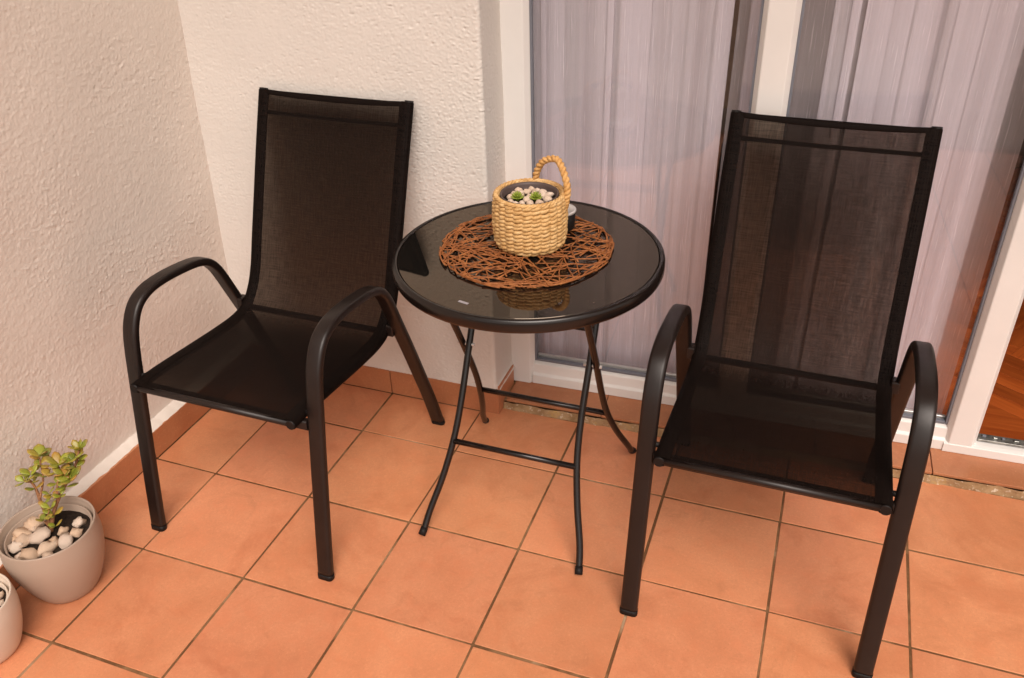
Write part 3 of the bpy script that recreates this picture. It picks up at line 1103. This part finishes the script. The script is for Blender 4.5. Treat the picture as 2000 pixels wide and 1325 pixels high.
for k in range(212):
    # a twig laid in a random direction, gently bowed
    a = rnd.uniform(0, pi)
    rr_, aa = MR * sqrt(rnd.random()) * 0.97, rnd.uniform(0, 2 * pi)
    cx_, cy_ = rr_ * cos(aa), rr_ * sin(aa)
    hl = rnd.uniform(0.035, 0.075)
    bow = rnd.uniform(-0.008, 0.008)
    zz = 0.0022 + rnd.choice((0, 0.0014, 0.0028))
    pts = []
    for q in range(8):
        s_ = -hl + 2 * hl * q / 7
        dd = bow * (1 - (2 * q / 7 - 1) ** 2) + rnd.uniform(-.0006, .0006)
        x, y = cx_ + s_ * cos(a) - dd * sin(a), cy_ + s_ * sin(a) + dd * cos(a)
        rr = sqrt(x * x + y * y)
        lim = MR * rnd.uniform(0.985, 1.0)
        if rr > lim:
            x, y = x * lim / rr, y * lim / rr
        pts.append(Vector((x, y, zz + 0.0009 * sin(q * 1.7 + k))))
    add_strip(pts, rnd.uniform(0.0013, 0.0019))
for k in range(56):
    # rim twigs
    a0 = 2 * pi * k / 56 + rnd.uniform(-.05, .05)
    da = rnd.uniform(0.22, 0.42)
    rr0, rr1 = MR * rnd.uniform(0.90, 1.02), MR * rnd.uniform(0.90, 1.02)
    pts = [Vector(((rr0 + (rr1 - rr0) * q / 5) * cos(a0 + da * q / 5), (rr0 + (rr1 - rr0) * q / 5) * sin(a0 + da * q / 5), 0.0024 + (k % 3) * 0.0013)) for q in range(6)]
    add_strip(pts, rnd.uniform(0.0016, 0.0022))
zmin = min(v.z for v in V)
mat_ = link('place_mat', from_py('place_mat', [(v.x, v.y, v.z - zmin) for v in V], F, True), None, M['twig'], (MX, MY, MZ))
tag(mat_, 'round openwork brown twig place mat on the black glass table', 'place mat')
MTOP = MZ + 0.0070

# ------------------------------------------------------------------ basket
BX, BY, BR, BH = 0.852, 0.866, 0.0745, 0.118
bk = empty('basket', (BX, BY, MTOP))
tag(bk, 'straw coloured woven rope basket with a loop handle on the twig mat', 'basket')
V, F = [], []
rows, stakes = 13, 24
rnd = random.Random(9)
for r_ in range(rows):
    z0 = 0.0045 + (BH - 0.009) * r_ / (rows - 1)
    R0 = BR + 0.0035 * sin(pi * r_ / (rows - 1)) - (0.004 if r_ == 0 else 0)
    ph = pi * (r_ % 2)
    for strand in (0, 1):
        n = stakes * 8
        pts, sc = [], []
        for k in range(n):
            a = 2 * pi * k / n
            w_ = cos(stakes * a / 2 + ph + pi * strand)
            rr = R0 + 0.0040 * w_ + 0.0006 * nz(cos(a) * 2, sin(a) * 2, r_ * 3.1, 4)
            zz = z0 + 0.0013 * sin(stakes * a / 2 + ph + pi * strand) + 0.0022 * nz(cos(a), sin(a), r_ * 0.7, 2.2)
            pts.append(Vector((rr * cos(a), rr * sin(a), zz)))
            sc.append(1 + 0.34 * nz(cos(a) * 3, sin(a) * 3, r_ * 5 + strand, 3))
        v, f = sweep(pts, circle(0.0049, 7), (0, 0, 1), True, False, sc)
        b_ = len(V)
        V.extend(v); F.extend([tuple(q + b_ for q in g_) for g_ in f])
wv = link('weave', from_py('weave', V, F, True), bk, M['straw'])
# braided rim
V, F = [], []
for strand in range(3):
    pts = []
    n = 180
    for k in range(n):
        a = 2 * pi * k / n
        q = 15 * a + strand * 2 * pi / 3
        pts.append(Vector(((BR + 0.001 + 0.0032 * cos(q)) * cos(a), (BR + 0.001 + 0.0032 * cos(q)) * sin(a), BH + 0.0025 * sin(q) + 0.001)))
    v, f = sweep(pts, circle(0.0032, 6), (0, 0, 1), True, False)
    b_ = len(V)
    V.extend(v); F.extend([tuple(q + b_ for q in g_) for g_ in f])
link('braided_rim', from_py('braided_rim', V, F, True), bk, M['straw'])
link('base', lathe_mesh('base', [(0.0001, 0.0), (BR - 0.006, 0.0), (BR - 0.003, 0.004), (BR - .006, 0.0075), (0.0001, 0.0075)], 48), bk, M['straw'])
# twisted loop handle: from the back of the rim over to the right-hand side
aA, aB = radians(98), radians(10)
A = Vector(((BR + .001) * cos(aA), (BR + .001) * sin(aA), BH * 0.86))
B = Vector(((BR + .004) * cos(aB), (BR + .004) * sin(aB), BH * 0.72))
mid = (A + B) / 2
core = catmull([A, A + Vector((0.001, 0.003, 0.035)), A * 0.80 + B * 0.20 + Vector((0.004, 0.006, 0.072)), mid + Vector((0.012, 0.012, 0.089)),
                A * 0.20 + B * 0.80 + Vector((0.008, 0.008, 0.078)), B + Vector((0.006, 0.002, 0.050)), B + Vector((0.004, 0, 0.02)), B], 16)
V, F = [], []
for strand in range(2):
    pts = []
    prev = None
    for i, p in enumerate(core):
        t_ = (core[min(i + 1, len(core) - 1)] - core[max(i - 1, 0)]).normalized()
        s_ = t_.orthogonal().normalized() if prev is None else (prev - t_ * prev.dot(t_)).normalized()
        prev = s_
        b_ = t_.cross(s_)
        q = i * 0.62 + pi * strand
        pts.append(p + (s_ * cos(q) + b_ * sin(q)) * 0.0036)
    v, f = sweep(pts, circle(0.0050, 7), None, False, True)
    b0 = len(V)
    V.extend(v); F.extend([tuple(q + b0 for q in g_) for g_ in f])
link('handle', from_py('handle', V, F, True), bk, M['handle'])

# liner pot inside the basket with gravel and two succulents
lp = empty('liner_pot', (BX, BY, MTOP + 0.008))
tag(lp, 'brown plastic pot set inside the woven straw basket', 'pot')
LR = BR - 0.0085
link('pot_wall', lathe_mesh('pot_wall', [(0.0001, 0.0), (LR - 0.012, 0.0), (LR - 0.001, 0.108), (LR, 0.112), (LR - 0.003, 0.112), (LR - 0.005, 0.106), (LR - 0.0095, 0.070), (0.0001, 0.070)], 56), lp, M['liner'])
link('soil', lathe_mesh('soil', [(0.0001, 0.0705), (LR - 0.0105, 0.0705), (LR - 0.0070, 0.097), (0.0001, 0.098)], 40), lp, M['soil'])


def pebble_mesh(seed, jag=0.35):
    bm = bmesh.new()
    bmesh.ops.create_icosphere(bm, subdivisions=2, radius=1)
    for v in bm.verts:
        d = v.co.normalized()
        v.co = d * (1 + jag * noise.noise(d * 1.3 + Vector((seed, 0, 0))) + 0.4 * jag * noise.noise(d * 3 + Vector((0, seed, 0))))
    return bm_mesh('pebble', bm, True)


pm = [pebble_mesh(s * 3.7, 0.62) for s in range(6)]
pm2 = [pebble_mesh(50 + s * 3.7, 0.30) for s in range(5)]
for m_ in pm:
    m_.materials.append(M['pebble'])
for m_ in pm2:
    m_.materials.append(M['pebble2'])


def place_pebbles(spots, meshes, base, seed, label, group, z0):
    r = random.Random(seed)
    for i, (x, y, s) in enumerate(spots):
        o = link('pebble', meshes[(i * 5 + seed) % len(meshes)], None)
        sx, sy, sz = s * r.uniform(.9, 1.2), s * r.uniform(.8, 1.05), s * r.uniform(.65, .85)
        o.scale = (sx, sy, sz)
        o.rotation_euler = (r.uniform(-.3, .3), r.uniform(-.3, .3), r.uniform(0, 6.3))
        o.location = (base[0] + x, base[1] + y, z0 + sz * 0.55)
        tag(o, label, 'pebble', group)


succ_at = [(-0.0215, -0.020), (0.0185, -0.010)]
spots = []
r = random.Random(21)
tries = 0
while len(spots) < 30 and tries < 4000:
    tries += 1
    a, d = r.uniform(0, 2 * pi), (LR - 0.017) * sqrt(r.random())
    x, y, s = d * cos(a), d * sin(a), r.uniform(0.0075, 0.0108)
    if all((x - q[0]) ** 2 + (y - q[1]) ** 2 > (0.92 * (s + q[2])) ** 2 for q in spots) and all((x - q[0]) ** 2 + (y - q[1]) ** 2 > (s + 0.010) ** 2 for q in succ_at):
        spots.append((x, y, s))
place_pebbles(spots, pm2, (BX, BY), 3, 'small pale pebble on the soil inside the straw basket', 'pebbles in the straw basket', MTOP + 0.008 + 0.098)
# rosettes
lb = bmesh.new()
bmesh.ops.create_icosphere(lb, subdivisions=2, radius=1)
for v in lb.verts:
    x = (v.co.x + 1) / 2
    v.co = Vector((x * 0.0165, v.co.y * 0.0024 * (0.5 + 1.2 * x * (1.35 - x)), v.co.z * 0.0016 + 0.004 * x * x))
sleaf = bm_mesh('leaf', lb, True); sleaf.materials.append(M['succ'])
for q, (x, y) in enumerate(succ_at):
    rz_ = empty('succulent', (BX + x, BY + y, MTOP + 0.008 + 0.099))
    tag(rz_, ('green spiky rosette succulent in the basket, the one farther from its loop handle', 'green spiky rosette succulent in the basket, the one nearer its loop handle')[q], 'succulent', 'succulents in the straw basket')
    link('stem', lathe_mesh('stem', [(0.0001, 0.0), (0.004, 0.0), (0.0045, 0.008), (0.0001, 0.011)], 10), rz_, M['succ'])
    k = 0
    for ring, (cnt, tilt, sc) in enumerate(((9, 0.12, 1.0), (8, 0.5, 0.95), (6, 0.9, 0.85), (4, 1.25, 0.7))):
        for c_ in range(cnt):
            o = link('leaf', sleaf, rz_)
            o.location = (0, 0, 0.005 + 0.0016 * ring)
            o.rotation_euler = (0, -tilt, 2 * pi * c_ / cnt + ring * 0.4 + q)
            o.scale = (sc,) * 3

# small dark cup with pale rim behind the basket
cp = pix(1106, 409, 2, 0.757)
cu = empty('ashtray', (cp.x - 0.012, cp.y - 0.004, MTOP))
tag(cu, 'small dark cup with a pale metal lid half hidden behind the basket', 'cup')
link('body', lathe_mesh('body', [(0.0001, 0.0), (0.031, 0.0), (0.033, 0.003), (0.034, 0.040), (0.0001, 0.040)], 40), cu, M['rubber'])
link('lid', lathe_mesh('lid', [(0.0001, 0.0403), (0.0345, 0.0403), (0.0362, 0.042), (0.0362, 0.0455), (0.035, 0.047), (0.030, 0.0465), (0.0275, 0.0440), (0.0001, 0.0440)], 40), cu, M['silver'])

# ------------------------------------------------------------------ flower pots on the floor
def flower_pot(loc, R, H, mat, rb, label, soil=0.80, slant=0.0):
    e_ = empty('flower_pot', loc)
    tag(e_, label, 'flower pot')
    prof = [(0.0001, 0.0), (rb - 0.004, 0.0), (rb, 0.004)]
    for k in range(1, 15):
        s = k / 14
        prof.append((rb + (R * 1.035 - rb) * sin(min(1, s * 1.18) * pi / 2) ** 0.85 - 0.035 * R * max(0, (s - 0.75) / 0.25) ** 1.5, 0.004 + (H - 0.006) * s))
    prof += [(R - 0.0005, H), (R - 0.0035, H), (R - 0.005, H - 0.003), (R - 0.006, H * soil), (0.0001, H * soil - 0.004)]
    link('pot_wall', lathe_mesh('pot_wall', prof, 72), e_, mat)
    # inner nursery pot rim
    link('inner_rim', lathe_mesh('inner_rim', [(R - 0.0145, H * soil), (R - 0.0145, H - 0.016), (R - 0.0125, H - 0.014), (R - 0.0105, H - 0.016), (R - 0.0100, H * soil), ], 64), e_, mat)
    V, F = [], []
    n, m = 40, 12
    zz = H * soil + 0.002
    V.append(Vector((0, 0, zz + 0.004)))
    for j in range(1, m + 1):
        for k in range(n):
            a = 2 * pi * k / n
            rr = (R - 0.0155) * j / m
            V.append(Vector((rr * cos(a), rr * sin(a), zz + 0.004 * nz(rr * cos(a), rr * sin(a), 5, 60) + 0.002)))
    for k in range(n):
        F.append((0, 1 + k, 1 + (k + 1) % n))
    for j in range(m - 1):
        for k in range(n):
            F.append((1 + j * n + k, 1 + (j + 1) * n + k, 1 + (j + 1) * n + (k + 1) % n, 1 + j * n + (k + 1) % n))
    link('soil', from_py('soil', V, F, True), e_, M['soil'])
    return e_


PX, PY, PR, PH = -0.088, 0.150, 0.1045, 0.188
flower_pot((PX, PY, 0.0), PR, PH, M['pot'], 0.066, 'taupe plastic flower pot holding a jade plant and pebbles on the tiles')
P2X, P2Y = -0.118, -0.058
flower_pot((P2X, P2Y, 0.0), 0.087, 0.152, M['pot2'], 0.062, 'cream plastic flower pot with pebbles beside the jade plant pot')

pz = PH * 0.80 + 0.003


def pot_spot(px, py, s):
    p = pix(px, py, 2, pz + s * 0.8)
    return (p.x - PX, p.y - PY, s)


big = [(48, 1012, .0185), (18, 1040, .0175), (42, 1050, .0185), (76, 1043, .0185), (55, 1078, .0190), (20, 1068, .0140), (88, 1066, .0165), (38, 1084, .0120), (72, 995, .0125),
       (152, 1018, .0135), (125, 1053, .0150), (148, 1037, .0120), (122, 1034, .0100), (8, 1055, .0120), (66, 1030, .0110), (104, 1052, .0095), (28, 1010, .0120), (95, 1085, 0.011)]
spots = []
for (a, b_, s) in big:
    x, y, s = pot_spot(a, b_, s * 1.18)
    d = sqrt(x * x + y * y)
    lim = PR - 0.017 - s
    if d > lim:
        x, y = x * lim / d, y * lim / d
    spots.append((x, y, s))
place_pebbles(spots, pm, (PX, PY), 8, 'rough beige pebble on the soil of the jade plant pot', 'pebbles in the jade plant pot', pz)
r = random.Random(5)
spots = []
tries = 0
while len(spots) < 20 and tries < 4000:
    tries += 1
    a, d = r.uniform(0, 2 * pi), 0.060 * sqrt(r.random())
    x, y, s = d * cos(a), d * sin(a), r.uniform(0.010, 0.015)
    if all((x - q[0]) ** 2 + (y - q[1]) ** 2 > (0.9 * (s + q[2])) ** 2 for q in spots):
        spots.append((x, y, s))
place_pebbles(spots, pm, (P2X, P2Y), 2, 'beige pebble on the soil of the cream flower pot', 'pebbles in the cream pot', 0.152 * 0.80 + 0.003)

# ------------------------------------------------------------------ jade plant
jb = pix(108, 1040, 2, pz + 0.002)
jp = empty('jade_plant', (jb.x, jb.y, pz - 0.006))
tag(jp, 'small jade plant with reddish stems and yellow green leaves in the taupe pot', 'plant')
lb = bmesh.new()
bmesh.ops.create_icosphere(lb, subdivisions=2, radius=1)
for v in lb.verts:
    x = (v.co.x + 1) / 2
    wid = (x ** 0.75) * (1.0 - x ** 5) * 1.25 + 0.10
    sgn = v.co.y
    v.co = Vector((x * 0.036, sgn * 0.0138 * min(1.0, wid), v.co.z * 0.0030 * (0.5 + wid * 0.6) + 0.0045 * x * x + 0.0016 * abs(sgn) ** 2 * x))
jleaf = bm_mesh('leaf', lb, True); jleaf.materials.append(M['leaf'])


def jpt(px, py, depth):
    """point of the plant from its photo position, depth measured along the view from the stem base plane"""
    base = jp.location
    d = RIGHT * ((px - 1000) / FPX) - UP * ((py - 662.5) / FPX) + _f
    s = (Vector(base) - CAM).dot(_f)
    return CAM + d * (s + depth) - Vector(base)


stems = [
    ([(100, 1042, 0), (92, 1010, .004), (80, 982, .008), (70, 955, .004), (60, 942, -.006), (47, 940, -.012)], .0048),
    ([(78, 975, .006), (83, 948, .012), (84, 925, .02), (79, 908, .022), (78, 893, .02)], .0030),
    ([(100, 1042, 0), (103, 1010, -.004), (112, 980, -.004), (126, 950, .0), (140, 925, .006), (150, 900, .012), (154, 880, .014)], .0052),
    ([(112, 980, -.004), (112, 955, -.014), (114, 930, -.012), (116, 912, -.006)], .0032),
    ([(122, 958, -.002), (130, 945, -.016), (136, 938, -.022)], .0026),
    ([(97, 1025, -.002), (94, 1008, -.016), (96, 996, -.020)], .0024),
    ([(100, 1036, 0), (92, 1025, -.014), (86, 1018, -.02)], .0024),
]
SK = {}
for si, (pp, r0) in enumerate(stems):
    P = catmull([jpt(*q) for q in pp], 6)
    if pp[0] == (100, 1042, 0):
        P[0].z = 0.0
    tube('stem', P, circle(1.0, 8), M['stem'], jp, scale=[r0 * (1 - 0.55 * k / (len(P) - 1)) for k in range(len(P))])
rl = random.Random(31)


def leaf(at, dirv, s, roll=0.0):
    o = link('leaf', jleaf, jp)
    d = Vector(dirv).normalized()
    q = d.to_track_quat('X', 'Z')
    o.rotation_euler = (q.to_matrix() @ Matrix.Rotation(roll, 3, 'X')).to_euler()
    o.location = at
    o.scale = (s, s * rl.uniform(.9, 1.1), s)


def whorl(px, py, depth, n, s, spread=1.0, up=0.35, ph=None):
    c_ = jpt(px, py, depth)
    ph = rl.uniform(0, 6.28) if ph is None else ph
    for k in range(n):
        a = ph + 2 * pi * k / n + rl.uniform(-.25, .25)
        leaf(c_ + Vector((0, 0, rl.uniform(-.004, .003))), (cos(a) * spread, sin(a) * spread, up + rl.uniform(-.2, .3)), s * rl.uniform(.8, 1.12), rl.uniform(-.4, .4))


for w_ in ((47, 940, -.012, 4, .80, 1, .2), (60, 930, -.004, 4, .85, 1, .4), (78, 892, .02, 5, 1.0, 1, .35), (80, 908, .022, 4, .90, 1, .1), (84, 926, .02, 2, .7, 1, .2),
           (116, 908, -.006, 5, .95, 1, .5), (114, 922, -.01, 4, .85, 1, .1), (112, 945, -.012, 3, .7, 1, .2), (154, 878, .014, 5, .85, 1, .7), (150, 895, .012, 4, .95, 1, .25),
           (143, 910, .008, 3, .8, 1, .1), (136, 936, -.022, 6, 1.0, 1, .3), (128, 950, -.01, 3, .8, 1, .0), (98, 992, -.020, 3, .70, 1, .5), (96, 965, -.004, 3, .62, 1, .4),
           (86, 1015, -.02, 3, .75, 1, .3), (104, 1004, -.012, 3, .72, 1, .3), (70, 956, .003, 2, .7, 1, .4), (104, 972, -.01, 3, .55, 1, .5), (108, 1028, -.015, 3, .55, 1, .3), (66, 942, .012, 3, .7, 1, .3), (92, 930, .0, 3, .75, 1, .4), (126, 928, -.018, 4, .8, 1, .4), (142, 898, -.004, 4, .8, 1, .4), (120, 968, -.016, 3, .62, 1, .3), (88, 985, -.006, 3, .5, 1, .4)):
    whorl(*w_)
